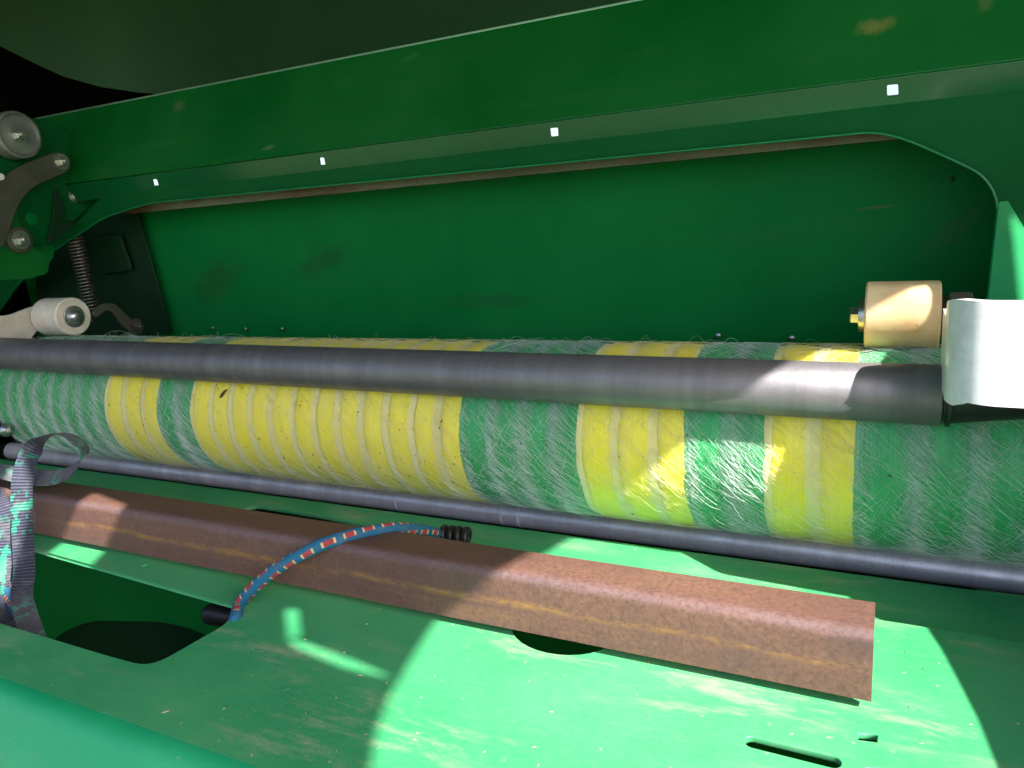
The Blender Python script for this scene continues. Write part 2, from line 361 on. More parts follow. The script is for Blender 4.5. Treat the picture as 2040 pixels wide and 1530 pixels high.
# ------------------------------------------------------------------ baler housing
HY = .50
H = thing('baler_housing', 'green painted steel housing of the round baler with dusty deck and tall back panel', 'machine', (-.4, .6, ZC + DZ))
FX = (1, 0, 0); FY = (0, 1, 0); FZ = (0, 0, 1)
dk = lambda *p: [tuple(onZ(x, y, DZ)[:2]) for x, y in p]
# front deck, bent down into the lip at Y = .243
YL = .243
yse = onZ(1740, 1232, DZ)[1]               # rear edge of the front deck
hole = rnd([(-1.35, .287), dk((235, 1314))[0], dk((300, 1330))[0], dk((458, 1240))[0], dk((470, 1205))[0], dk((60, 1090))[0], (-1.35, dk((60, 1090))[0][1] + .012)],
           [0, .03, .05, .012, .006, 0, 0])
e0 = dk((1105, 1278))[0]
oval = [(e0[0] + .038 * math.cos(t) , e0[1] + .017 + .030 * math.sin(t)) for t in [2 * math.pi * i / 32 for i in range(32)]]
sa, sb = np.array(dk((1500, 1478))[0]), np.array(dk((1658, 1517))[0])
def slot(a, b, r, n=8):
    d = nv(b - a); ang = math.atan2(d[1], d[0]); out = []
    for i in range(n + 1): t = ang + math.pi / 2 + math.pi * i / n; out.append((a[0] + r * math.cos(t), a[1] + r * math.sin(t)))
    for i in range(n + 1): t = ang - math.pi / 2 + math.pi * i / n; out.append((b[0] + r * math.cos(t), b[1] + r * math.sin(t)))
    return out
slot1 = slot(sa, sb, .0042)
rect1 = dk((1711, 1460), (1749, 1464), (1747, 1478), (1709, 1473))
rect2 = rnd(dk((1722, 1528), (1775, 1534), (1775, 1560), (1722, 1556)), .003)
slit1 = dk((277, 1129), (290, 1124), (297, 1126), (284, 1131))
deck_out = [(-1.35, YL), (.80, YL), (.80, yse), (-1.35, yse)]
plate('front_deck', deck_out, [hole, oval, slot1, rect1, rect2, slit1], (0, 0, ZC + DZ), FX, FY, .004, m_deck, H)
# rear deck, a lower sheet under the front deck's rear edge, running back under the net roll
s2 = [onZ(x, y, DZ - .005)[:2] for x, y in ((462, 1022), (500, 1009), (640, 1032), (745, 1056), (740, 1075), (600, 1070))]
slot2 = rnd([(p[0], p[1] + .0065) for p in s2], [.006, .012, 0, .01, .006, 0])
plate('rear_deck', [(-1.35, yse - .03), (.80, yse - .03), (.80, .5695), (-1.35, .5695)], [slot2], (0, 0, ZC + DZ - .0062), FX, FY, .004, m_deck, H)
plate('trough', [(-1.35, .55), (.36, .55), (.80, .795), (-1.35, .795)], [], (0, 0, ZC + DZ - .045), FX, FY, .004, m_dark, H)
# lip: folded strip falling away at the front
prof = []
for i in range(7):
    a = math.radians(58) * i / 6; prof.append((YL - .0002 - .016 * math.sin(a), ZC + DZ - .016 * (1 - math.cos(a))))
dy, dz = math.cos(math.radians(58)), math.sin(math.radians(58))
e = prof[-1]; prof.append((e[0] - dy * .16, e[1] - dz * .16))
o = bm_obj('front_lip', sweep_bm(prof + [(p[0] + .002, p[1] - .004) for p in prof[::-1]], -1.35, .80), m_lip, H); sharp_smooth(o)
# below the deck: rear wall, floor, guard, shaft seen through the big hole
plate('inner_wall', [(-1.35, -.30), (.80, -.30), (.80, .290), (-1.35, .290)], [], (0, .47, ZC + DZ - .30), FX, FZ, .004, m_back, H)
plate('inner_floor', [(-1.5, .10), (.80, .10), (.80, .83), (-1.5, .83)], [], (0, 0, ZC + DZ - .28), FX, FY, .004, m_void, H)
gz = DZ - .075
gpts = [tuple(onZ(x, y, gz)[:2]) for x, y in ((80, 1300), (125, 1258), (180, 1236), (340, 1238), (440, 1275), (520, 1420), (100, 1420))]
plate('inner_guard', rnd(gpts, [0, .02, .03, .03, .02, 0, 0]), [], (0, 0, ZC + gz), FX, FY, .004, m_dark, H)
a = onZ(412, 1222, DZ - .035); b = onZ(520, 1238, DZ - .035)
bm_obj('drive_shaft', lathe_bm(a, b - a, [(0, .007), (.004, .009), (.02, .009), (.022, .008), (.2, .008)], 24), m_black, H, True)
# back panel behind the net roll
YB = .80
plate('back_panel', [(-1.55, -.575), (.80, -.575), (.80, .046), (-1.55, .046)], [], (0, YB, ZC), FX, FZ, .003, m_back, H)
# face plate with the arched cut-out, in front of the back panel
YP = .72
fp = lambda *p: [(onY(x, y, YP)[0], onY(x, y, YP)[2] - ZC) for x, y in p]
z2 = .0428
cut = fp((1963, 640), (1975, 560), (1988, 400), (1960, 350), (1905, 322), (1800, 276), (1740, 263), (1000, 336), (310, 403), (262, 416), (210, 434), (105, 503), (35, 570), (-60, 700))
cut = rnd(cut, [0, 0, .03, .02, .02, .02, .025, 0, 0, .02, .02, .02, .02, 0])
zb = -.285
face = [(.80, zb), (cut[0][0] - .012, zb)] + [tuple(c) for c in cut] + [(cut[-1][0] - .05, zb), (-1.55, zb), (-1.55, -.005), (fp((0, 545))[0][0], fp((0, 545))[0][1]), fp((60, 500))[0], fp((140, 452))[0], fp((205, 392))[0], (-.985, z2), (.80, z2)]
plate('face_plate', face, [], (0, YP, ZC), FX, FZ, .004, m_face, H, .0012)
bm_obj('cutout_edge_highlight', tube_bm([(c[0], YP - .0035, ZC + c[1]) for c in cut[1:-1]], .0011, 6), m_cutedge, H, True)  # thin bright tube paints in the highlight of the cut edge
nf = nv((.46, -.85, .26)); p00 = onY(1990, 402, .7165)
def onN(x, y):
    d = ray(x, y); o0 = p00 - np.array((0, 0, ZC)); return fin(d * (nf @ o0) / (nf @ d))
uf = nv(np.cross((0, 0, 1), nf)); vf = np.cross(nf, uf)
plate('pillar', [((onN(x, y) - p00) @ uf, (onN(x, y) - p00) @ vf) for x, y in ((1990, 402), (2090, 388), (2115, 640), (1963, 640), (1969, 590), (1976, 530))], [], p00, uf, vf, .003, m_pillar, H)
# beam: sloped band with square holes and tall upper panel
c1 = (.7133, .0620); tp = (.750, .1622)
bu = nv((0, c1[0] - YP, c1[1] - z2)); L1 = math.hypot(c1[0] - YP, c1[1] - z2)
def onband(x, y):
    n = np.cross((1, 0, 0), bu); d = ray(x, y); o0 = np.array((0, YP, z2)); t = n @ o0 / (n @ d); p = d * t
    return p[0], (p - o0) @ bu
bh = []
for q in (((302, 358), (312, 357), (316, 370), (305, 371)), ((635, 315), (645, 314), (648, 329), (637, 330)), ((1095, 256), (1111, 254.5), (1112, 272), (1097, 273.5)), ((1767, 170), (1789, 168), (1790, 190), (1767.5, 192))):
    bh.append(rnd([onband(x, y) for x, y in q], .0012, 4))
plate('beam_band', [(-1.06, -.005), (.80, -.005), (.80, L1), (-1.06, L1)], bh, (0, YP, ZC + z2), FX, bu, .003, m_band, H)
uu = nv((0, tp[0] - c1[0], tp[1] - c1[1])); L2 = math.hypot(tp[0] - c1[0], tp[1] - c1[1])
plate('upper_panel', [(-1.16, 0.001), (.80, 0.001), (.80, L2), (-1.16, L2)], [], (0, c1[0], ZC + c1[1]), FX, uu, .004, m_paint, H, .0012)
bm_obj('panel_edge_highlight', tube_bm([(-1.15, tp[0] + .0016, ZC + tp[1] + .0004), (.80, tp[0] + .0016, ZC + tp[1] + .0004)], .0016, 8), m_edge, H, True)  # pale tube paints in the bright glint along the top edge
# weld-line crease shadows are left to the light; rusty strip under the beam
o = bm_obj('wear_strip', sweep_bm([(.742, ZC + .0152), (.775, ZC + .0148), (.775, ZC + .030), (.742, ZC + .030)], -.98, .01, nx=1), m_duststrip, H)
# end plate on the left with bolts
XE = -1.05
ep = lambda *p: [(onX(x, y, XE)[1], onX(x, y, XE)[2] - ZC) for x, y in p]
endo = rnd(ep((-60, 232), (60, 234), (118, 246), (162, 292), (190, 345), (207, 388), (140, 446), (60, 497), (-60, 560)), [0, .01, .012, .012, .012, .006, 0, 0, 0])
eh = [[(c[0], c[1]) for c in circ(ep((62, 436))[0], .0055, 20)]]
plate('end_plate', endo, [], (XE, 0, ZC), FY, FZ, .005, m_face, H, .001)
def xcyl(name, px, py, x, r, h, mat, parent, prof=None, seg=32):
    p = onX(px, py, x)
    return sharp_smooth(bm_obj(name, lathe_bm(p, (1, 0, 0), prof or [(0, r), (h * .8, r), (h, r * .85)], seg), mat, parent))
for (x, y, s) in ((147, 391, .0055), (158, 288, .0045)): hexbolt(H, onX(x, y, XE), (1, 0, 0), s, m_zinc)
xcyl('plug', 62, 436, XE, .0085, .002, m_back, H)
# inner gusset plates below / over the end plate
gp = lambda *p: [(onX(x, y, XE + .012)[1], onX(x, y, XE + .012)[2] - ZC) for x, y in p]
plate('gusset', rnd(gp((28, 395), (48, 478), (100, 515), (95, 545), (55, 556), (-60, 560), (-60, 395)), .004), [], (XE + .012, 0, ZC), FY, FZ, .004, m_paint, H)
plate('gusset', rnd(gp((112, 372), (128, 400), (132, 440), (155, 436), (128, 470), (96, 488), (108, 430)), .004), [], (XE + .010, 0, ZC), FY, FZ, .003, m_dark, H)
gb = lambda *p: [(onX(x, y, XE - .03)[1], onX(x, y, XE - .03)[2] - ZC) for x, y in p]
plate('gusset', rnd(gb((62, 552), (88, 536), (108, 512), (108, 490), (60, 480), (20, 545)), [.004, .02, .02, .004, 0, 0]), [], (XE - .03, 0, ZC), FY, FZ, .004, m_back, H)
# dark inner walls
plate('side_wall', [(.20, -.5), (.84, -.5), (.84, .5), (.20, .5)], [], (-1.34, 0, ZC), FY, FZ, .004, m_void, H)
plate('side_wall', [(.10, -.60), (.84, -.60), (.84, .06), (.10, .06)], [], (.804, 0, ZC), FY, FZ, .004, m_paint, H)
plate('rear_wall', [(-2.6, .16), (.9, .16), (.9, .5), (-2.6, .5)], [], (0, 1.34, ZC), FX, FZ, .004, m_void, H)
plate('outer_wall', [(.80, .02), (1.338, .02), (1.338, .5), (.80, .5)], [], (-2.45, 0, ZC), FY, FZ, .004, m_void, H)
# small bracket on the back panel by the spring
bp_ = lambda *p: [(onY(x, y, .775)[0], onY(x, y, .775)[2] - ZC) for x, y in p]
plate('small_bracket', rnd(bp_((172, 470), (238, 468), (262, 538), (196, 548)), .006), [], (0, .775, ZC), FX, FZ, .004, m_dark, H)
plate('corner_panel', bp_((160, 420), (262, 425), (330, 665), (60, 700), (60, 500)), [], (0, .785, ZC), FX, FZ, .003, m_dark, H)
# little plug buttons along the foot of the back panel
for (x, y) in ((272, 553), (424, 654), (490, 656), (563, 656), (1431, 669), (1578, 674)):
    p = onY(x, y, YB - .0032); sharp_smooth(bm_obj('rivet', lathe_bm(p, (0, -1, 0), [(0, .0030), (.0012, .0028), (.002, .0012)], 14), m_zinc, H))
# added sheet outside the view at right, shaped to shadow the deck
def lift(p, z):                            # point p moved along the sun ray up to height z (relative to camera)
    p = np.array(p, float); t = (z + ZC - p[2]) / SUN[2]; return p + SUN * t
zs = DZ + .20
sh = [lift(onZ(x, y, DZ), zs)[:2] for x, y in ((1690, 1139), (1720, 1200), (1790, 1232), (1845, 1250), (1872, 1290), (1900, 1342), (1945, 1430), (1985, 1530), (2040, 1680))]
sh = [(.086, .54), (.086, .505)] + [tuple(p) for p in sh]
plate('added_deck_shade', sh + [(sh[-1][0], -.1), (.80, -.1), (.80, .54)], [], (0, 0, ZC + zs), FX, FY, .003, m_paint, H)
yzG = yz(.638, .0523)
def oncyl(x, y, c, r):
    d = ray(x, y); cz = c[1] - ZC; A = d[1]**2 + d[2]**2; B = d[1] * c[0] + d[2] * cz; Q = c[0]**2 + cz**2 - r * r
    return fin(d * (B - math.sqrt(max(B * B - A * Q, 0))) / A)
zk = .03
kb = [tuple(lift(oncyl(x, y, yzG, .0254), zk)[:2]) for x, y in ((1838, 563), (1850, 574), (1853, 602), (1840, 640), (1815, 668), (1775, 690))]
plate('added_roller_shade', rnd(kb + [(kb[-1][0], .518), (.80, .518), (.80, kb[0][1] + .05), (kb[0][0] - .02, kb[0][1] + .05)], .004), [], (0, 0, ZC + zk), FX, FY, .004, m_paint, H)  # added unseen plate, outline cut to shade the roller's right side
# ------------------------------------------------------------------ hood (the opened lid) with an added unseen sun mask above it
HD = thing('hood', 'dark green opened hood panel arching behind the upper beam at the top of the view', 'hood', (-.4, 1.05, ZC + .3))
YH = 1.06
hp = lambda *p: [(onY(x, y, YH)[0], onY(x, y, YH)[2] - ZC) for x, y in p]
lo = hp((-120, 20), (0, 92), (60, 122), (125, 152), (200, 173), (275, 184), (340, 188))
low = lo[-1][1] - .03
lid = lo + [(lo[-1][0] + .3, low), (.75, low), (.75, .5), (lo[0][0] - .05, .5)]
# slightly dished panel: bend through a grid
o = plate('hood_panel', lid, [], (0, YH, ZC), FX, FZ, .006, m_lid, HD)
zh = .50
dl = lambda *p: [tuple(lift(onZ(x, y, DZ), zh)[:2]) for x, y in p]
edge = dl((735, 1530), (748, 1450), (772, 1385), (800, 1338), (828, 1290), (862, 1238), (1005, 1150), (1080, 1100), (1150, 1058))
yzR = yz(.638, .0523)
def oncyl(x, y, c, r):
    d = ray(x, y); cz = c[1] - ZC; A = d[1]**2 + d[2]**2; B = d[1] * c[0] + d[2] * cz; Q = c[0]**2 + cz**2 - r * r
    return fin(d * (B - math.sqrt(max(B * B - A * Q, 0))) / A)
r1 = lift(oncyl(1722, 622, yzR, .0254), zh)[:2]; r2 = lift(oncyl(1815, 572, yzR, .0254), zh)[:2]
edge = [(edge[0][0] + .04, -.20)] + edge + [tuple(r1), tuple(r2), (r2[0] + .06, r2[1] + .022), (1.6, r2[1] + .024)]
sun_mask = edge + [(1.6, 1.40), (-2.6, 1.40), (-2.6, -.20)]
slit = dl((566, 1268), (600, 1276), (700, 1314), (800, 1338), (790, 1352), (690, 1330), (590, 1290))
blob = dl((566, 1212), (592, 1212), (596, 1268), (572, 1268))
win = dl((86, 1108), (174, 1132), (236, 1068), (176, 1040))
win2 = dl((-30, 1090), (5, 1160), (60, 1062), (20, 1010))
pw_ = [tuple(lift(onY(x, y, YP - .001), zh)[:2]) for x, y in ((2011, 424), (2022, 520), (2034, 610), (2046, 720))] + [(1.2, .486), (1.2, .536)]
fl = [tuple(lift(onN(x, y), zh)[:2]) for x, y in ((2012, 424), (2019, 480), (2026, 540), (2035, 628))]
pw_ = [fl[0]] + fl[1:] + [(1.2, fl[-1][1] - .004), (1.2, fl[0][1] + .002)]
plate('added_sun_mask', sun_mask, [slit + []] + [blob, win, win2, pw_], (0, 0, ZC + zh), FX, FY, .003, m_lid, HD)  # added unseen sheet; its edge and holes are cut to shape the sun patches
# ------------------------------------------------------------------ net roll
RC = yz(.6562, -.0486); RR = .0776
def cylbm(x0, x1, prof, seg=72):           # prof: [(t, r)] with t 0..1 across the width
    bm = lathe_bm((x0, RC[0], RC[1]), (1, 0, 0), [((x1 - x0) * t, r) for t, r in prof], seg, close=False)
    for v in bm.verts:
        dy, dz = (v.co.y - RC[0]) / RR, (v.co.z - RC[1]) / RR
        v.co.x += mnoise.noise(Vector((v.co.x * 25, dy * 3.2, dz * 3.2))) * .0016 + mnoise.noise(Vector((v.co.x * 60, dy * 14, dz * 14 + 5))) * .0007
    return bm
NR = thing('net_wrap_roll', 'thick roll of bale net wrap with wide yellow and green stripes', 'net roll', (-.47, RC[0], RC[1]))
zones = [('g', -1.040, -.820, 8), ('y', -.820, -.7311, 3), ('g', -.7311, -.6776, 2), ('y', -.6776, -.3393, 12), ('g', -.3393, -.2269, 4), ('y', -.2269, -.1383, 3), ('g', -.1383, -.0788, 2), ('y', -.0788, -.018, 2), ('g', -.018, .119, 4)]
bands = []                                 # (kind, x0, x1)
for kz, a, b, n in zones:
    p = (b - a) / (n - .18); x = a
    bands.append(('gap' + kz, x, x + p * .16)); x += p * .16
    for i in range(n):
        gw = ((.27 if kz == 'y' else .31) + .05 * random.uniform(-1, 1)) if i < n - 1 else 0
        e = (a + p * (.16 + i + 1)) if i < n - 1 else b
        bands.append((kz, x, e - p * gw))
        if gw: bands.append(('gap' + kz, e - p * gw, e))
        x = e
for kz, x0, x1 in bands:
    r = RR + random.uniform(-.0003, .0003)
    if kz in 'gy':
        bm = cylbm(x0, x1, [(0, r - .0003), (.06, r + .0004), (.2, r + .0008), (.5, r + .0007), (.8, r + .0003), (1, r - .0003)])
        bm_obj('yellow_band' if kz == 'y' else 'green_band', bm, m_yel if kz == 'y' else m_grn, NR, True)
    else:
        bm = cylbm(x0, x1, [(0, r - .0003), (.3, r - .0002), (.7, r - .0003), (1, r - .0003)])
        bm_obj('white_band', bm, m_gapy if kz == 'gapy' else m_gapg, NR, True)
bm_obj('core', lathe_bm((-1.07, RC[0], RC[1]), (1, 0, 0), [(0, .035), (.033, .035), (.034, .0755), (1.186, .0755), (1.187, .035), (1.22, .035)], 48), m_gapg, NR)
def strands(name, mat, n, zsel, rad=.00022, wild=.0, side=1.0, lenr=(.022, .05)):
    zs_ = [b for b in bands if b[0] in zsel]; K = 9
    wts = np.array([b[2] - b[1] for b in zs_]); wts /= wts.sum()
    idx = rng.choice(len(zs_), n, p=wts)
    x0 = np.array([zs_[i][1] for i in idx]); x1 = np.array([zs_[i][2] for i in idx])
    X = x0 + (x1 - x0) * rng.random(n) ** side
    th = np.radians(rng.uniform(62, 262, n)); ln = rng.uniform(lenr[0], lenr[1], n)
    ang = np.where(rng.random(n) < .88, rng.normal(-1.0, .10, n), rng.normal(.80, .22, n))   # angle from the circumference
    t = np.linspace(0, 1, K)[None, :]
    cur = rng.normal(0, .20, n)[:, None]; aa = ang[:, None] + cur * (t - .5) * 2 + rng.normal(0, .16, (n, 1)) * np.sin(t * 9 + rng.random((n, 1)) * 6)
    st = ln[:, None] / (K - 1)
    dx = np.cumsum(-np.sin(aa) * st * .75, 1); ds = np.cumsum(np.cos(aa) * st, 1)
    lift_ = rng.uniform(.0006, .0019, n)[:, None] + np.abs(rng.normal(0, wild, n))[:, None] * np.sin(np.pi * t)
    r = RR + .0006 + lift_; TH = th[:, None] + ds / RR
    xs = X[:, None] + dx
    za = np.array([max(z[1] for z in zones if z[1] <= v + 1e-6) for v in x0]); zb2 = np.array([min(z[2] for z in zones if z[2] >= v - 1e-6) for v in x1])
    lo_, hi_ = xs.min(1), xs.max(1); sh_ = np.where(lo_ < za - .003, za - .003 - lo_, np.where(hi_ > zb2 + .003, zb2 + .003 - hi_, 0)); xs = xs + sh_[:, None]
    xs = np.clip(xs, -1.040, .119)
    P = np.stack([xs, RC[0] + r * np.cos(TH), RC[1] + r * np.sin(TH)], -1)        # n,K,3
    rr = rad * rng.uniform(.7, 1.4, n)[:, None, None]
    T = np.gradient(P, axis=1); T /= np.linalg.norm(T, axis=-1, keepdims=True) + 1e-9
    nr = np.stack([np.zeros_like(TH), np.cos(TH), np.sin(TH)], -1); B = np.cross(T, nr); B /= np.linalg.norm(B, axis=-1, keepdims=True) + 1e-9
    V = np.stack([P + nr * rr, P - nr * rr * .5 + B * rr * .9, P - nr * rr * .5 - B * rr * .9], 2)   # n,K,3,3
    V = V.reshape(-1, 3)
    base = (np.arange(n) * K * 3)[:, None, None] + (np.arange(K - 1) * 3)[None, :, None]
    fs = []
    for k in range(3):
        k2 = (k + 1) % 3; fs.append(np.concatenate([base + k, base + k2, base + 3 + k2, base + 3 + k], -1))
    Fc = np.stack(fs, 2).reshape(-1, 4)
    me = bpy.data.meshes.new(name); me.vertices.add(len(V)); me.vertices.foreach_set('co', V.ravel())
    me.loops.add(Fc.size); me.loops.foreach_set('vertex_index', Fc.ravel().astype(np.int32))
    me.polygons.add(len(Fc)); me.polygons.foreach_set('loop_start', np.arange(0, Fc.size, 4, dtype=np.int32)); me.update(calc_edges=True)
    o = link(name, me, mat, NR, True); o['kind'] = 'stuff'; return o
strands('green_fibres', m_fg, 4200, ('g',), .00008, side=.6)
strands('white_fibres', m_fw, 14000, ('gapg',), .00006, side=1, lenr=(.006, .018))
strands('white_fibres', m_fw, 2400, ('g',), .000075, side=.35)
strands('cream_fibres', m_fc, 7000, ('gapy',), .00007, lenr=(.006, .016))
strands('yellow_fibres', m_fy, 3600, ('y', 'gapy'), .00007)
strands('loose_fibres', m_fw, 700, ('g', 'gapg'), .00008, .0032, lenr=(.02, .05))
strands('loose_fibres', m_fc, 420, ('gapy', 'y'), .000075, .003, lenr=(.02, .05))
# chaff on the net
bm = bmesh.new()
for i in range(330):
    x = random.choice([random.uniform(-.82, -.33), random.uniform(-.70, -.34), random.uniform(-1.0, .08)]); th = math.radians(random.uniform(110, 240))
    r = RR + .0022; s = random.choice([.0003, .0004, .0005, .0007]); c = Vector((x, RC[0] + r * math.cos(th), RC[1] + r * math.sin(th)))
    n_ = Vector((0, math.cos(th), math.sin(th))); a = Vector((1, 0, 0)); a.rotate(Matrix.Rotation(random.uniform(0, 6), 3, n_)); b = n_.cross(a); ll = s * random.uniform(1, 3.2)
    v = [bm.verts.new(c + a * ll), bm.verts.new(c + b * s), bm.verts.new(c - a * ll), bm.verts.new(c - b * s), bm.verts.new(c + n_ * s)]
    for k in range(4): bm.faces.new((v[k], v[(k + 1) % 4], v[4]))
    bm.faces.new(v[:4][::-1])
tag(bm_obj('chaff', bm, m_chaff), 'dark specks of dry chaff scattered over the yellow net stripes', 'chaff', kind='stuff')
p0 = oncyl(439, 792, RC, RR + .003); p1 = oncyl(446, 781, RC, RR + .0035); p2 = oncyl(452, 776, RC, RR + .003)
bm = bmesh.new()
for i in range(150):
    x = random.uniform(-.85, .10); y = random.uniform(.25, .49); ang = random.uniform(0, 6.3); ll = random.choice([.0008, .001, .0015, .003]); ww = random.uniform(.0003, .0005)
    if -.78 < x < -.45 and y < .40: continue
    c = Vector((x, y, ZC + DZ + .0002)); a = Vector((math.cos(ang), math.sin(ang), 0)) * ll; b_2 = Vector((-math.sin(ang), math.cos(ang), 0)) * ww; u_ = Vector((0, 0, ww * 1.5))
    v = [bm.verts.new(c + a), bm.verts.new(c + b_2), bm.verts.new(c - a), bm.verts.new(c - b_2), bm.verts.new(c + u_)]
    for k in range(4): bm.faces.new((v[k], v[(k + 1) % 4], v[4]))
    bm.faces.new(v[:4][::-1])
tag(bm_obj('chaff', bm, m_straw), 'tiny pale flecks of straw scattered over the green deck', 'chaff', kind='stuff')
tag(bm_obj('twig', tube_bm([p0, p0 * .4 + p1 * .6, p1, p2], [.0010, .0017, .0013, .0008], 7), m_chaff), 'short dark twig lying on the yellow net just under the steel tube', 'twig')
# ------------------------------------------------------------------ steel tube and lower rod
TC = yz(.572, -.0011); TR = .0203
a = Vector(onY(0, 704, TC[0] + .004)); b = Vector(onY(1876, 787.5, TC[0]))
T = thing('tension_tube', 'thick dark grey steel tube lying across the front of the net roll', 'steel tube', tuple((a + b) / 2))
ax = (b - a).normalized(); a = a - ax * .25; Lt = (b - a).length
o = bm_obj('tube_body', lathe_bm(a, ax, [(0, TR), (Lt * .25, TR), (Lt * .5, TR), (Lt * .75, TR), (Lt - .0012, TR), (Lt, TR - .0012)], 64), m_tube, T); sharp_smooth(o, 50)
o = bm_obj('end_collar', lathe_bm(b + ax * .0006, ax, [(0, TR - .003), (.0022, TR - .003), (.0022, TR + .0004), (.0045, TR + .0004), (.005, TR - .002), (.05, TR - .008)], 48), m_black, T); sharp_smooth(o)
DC = yz(.6752, -.1415); RD = .0128
D = thing('feed_rod', 'thin grey steel rod under the front of the net roll above the deck', 'steel rod', (-.5, DC[0], DC[1]))
xl = oncyl(28, 876, DC, RD)[0]
o = bm_obj('rod_body', lathe_bm((xl, DC[0], DC[1]), (1, 0, 0), [(0, RD - .003), (.002, RD), (.2, RD), (.4, RD), (.6, RD), (1.3, RD)], 48), m_rod, D); sharp_smooth(o)
for px in (785, 994, 1028):
    x = oncyl(px, 1000 + (px - 785) * .13, DC, RD)[0]
    o = bm_obj('wear_ring', lathe_bm((x, DC[0], DC[1]), (1, 0, 0), [(0, RD + .00005), (.0005, RD + .0003), (.002, RD + .0003), (.0025, RD + .00005)], 48, close=False), m_ring, D, True)
x = oncyl(12, 855, DC, .012)
tag(sharp_smooth(bm_obj('bolt', lathe_bm(onX(12, 856, -1.0), (1, -.3, .1), [(-.012, .004), (-.004, .004), (-.0038, .007), (0, .009), (.004, .009), (.008, .007), (.011, .003)], 24), m_zinc)), 'round shiny bolt head beside the left foot of the net roll', 'bolt')
# ------------------------------------------------------------------ guide rollers and their arms
rcx = lambda px, py: oncyl(px, py, yzR, .0254)[0]
xa, xb = rcx(1722, 625), rcx(1876, 628)
G = thing('guide_roller', 'large stained cream plastic roller on a broad white arm at the right', 'guide roller', (xb, yzR[0], yzR[1]), 'plastic guide rollers resting on the net roll')
o = bm_obj('roller', lathe_bm((xa, yzR[0], yzR[1]), (1, 0, 0), [(0, .008), (0, .0240), (.0012, .0254), (xb - xa - .0012, .0254), (xb - xa, .0240), (xb - xa, .008)], 64), m_plas, G); sharp_smooth(o)
bm = lathe_bm((xa - .0045, yzR[0], yzR[1]), (1, 0, 0), [(0, .0125), (.0018, .0130), (.0044, .0130)], 28); o = bm_obj('washer', bm, m_zinc, G); sharp_smooth(o)
bm = lathe_bm((xa - .011, yzR[0], yzR[1]), (1, 0, 0), [(0, .0055), (.001, .0068), (.0068, .0068)], 6); bm_obj('bolt', bm, m_zinc, G)
bm = lathe_bm((xb + .0006, yzR[0], yzR[1]), (1, 0, 0), [(0, .014), (.003, .014), (.0032, .010), (.006, .010)], 28); o = bm_obj('washer', bm, m_black, G); sharp_smooth(o)
bm = lathe_bm((xb + .006, yzR[0], yzR[1] + .004), (1, 0, 0), [(0, .0135), (.013, .0135), (.014, .012)], 6); bm_obj('nut', bm, m_lever, G)
# arm: plate folded round a vertical bend
YA = .485
top = onY(1975, 614, YA)[2]; bot = onY(1975, 810, YA)[2]; xl0 = onY(1886, 720, YA + .02)[0]
path = []
for i in range(5): path.append((xl0, .560 - .035 * i / 4))
rb = .028
for i in range(1, 13):
    t = math.pi / 2 * i / 12; path.append((xl0 + rb * (1 - math.cos(t)), .525 - .012 - rb * math.sin(t)))
e = path[-1]; path += [(e[0] + .06, e[1] - .004), (e[0] + .30, e[1] - .02)]
bm = bmesh.new(); prevr = None; nP = len(path)
for i, (x, y) in enumerate(path):
    q = path[min(i + 1, nP - 1)]; p = path[max(i - 1, 0)]; t = nv((q[0] - p[0], q[1] - p[1])); n2 = (t[1] * -1, t[0]); n2 = (-n2[0], -n2[1])
    f = max(0, 1 - i / 9); th_ = .0065
    zt = top - .004 * max(0, 1 - max(0, i - 4) / 6) ** 2 - .010 * (i < 4); zb_ = bot - .004 * (1 if i < 8 else max(0, 1 - (i - 8) / 3))
    lean = -.02
    c = []
    for (k, z) in ((0, zb_), (0, zt), (1, zt), (1, zb_)):
        off = lean * (z - bot) / (top - bot) * -1
        c.append(bm.verts.new((x + n2[0] * -th_ * k, y + n2[1] * -th_ * k + off * (1 if i > 4 else .3), z)))
    if prevr:
        for k in range(4): bm.faces.new((prevr[k], prevr[(k + 1) % 4], c[(k + 1) % 4], c[k]))
    else: bm.faces.new(c[::-1])
    prevr = c
bm.faces.new(prevr)
o = bm_obj('arm', bm, m_white, G); sharp_smooth(o, 40)
# left one
def lx(px, py): return oncyl(px, py, yzR, .0254)[0]
xr_ = onX(143, 626, -1.0); 
d = ray(143, 626); xc = d[0] * (yzR[0] - .002) / d[1]
G2 = thing('guide_roller', 'small pale plastic roller on a beige arm beside the coil spring at the left', 'guide roller', (xc, yzR[0], yzR[1]), 'plastic guide rollers resting on the net roll')
o = bm_obj('roller', lathe_bm((xc, yzR[0], yzR[1] + .003), (-1, 0, 0), [(0, .008), (0, .0235), (.0018, .0252), (.052, .0252), (.054, .0235), (.054, .008)], 56), m_plas2, G2); sharp_smooth(o)
o = bm_obj('washer', lathe_bm((xc, yzR[0], yzR[1] + .003), (1, 0, 0), [(-.001, .0145), (.0015, .0145), (.002, .013)], 28), m_zinc, G2); sharp_smooth(o)
o = bm_obj('bolt', lathe_bm((xc + .002, yzR[0], yzR[1] + .003), (1, 0, 0), [(0, .010), (.004, .0095), (.007, .007), (.008, .003)], 20), m_zinc, G2); sharp_smooth(o, 60)
XA = xc - .058
av = lambda *p: [(onX(x, y, XA)[1], onX(x, y, XA)[2] - ZC) for x, y in p]
plate('arm', rnd(av((-40, 632), (20, 628), (60, 612), (100, 605), (110, 640), (75, 658), (52, 690), (-40, 700)), .008), [], (XA, 0, ZC), FY, FZ, .006, m_beige, G2, .001)
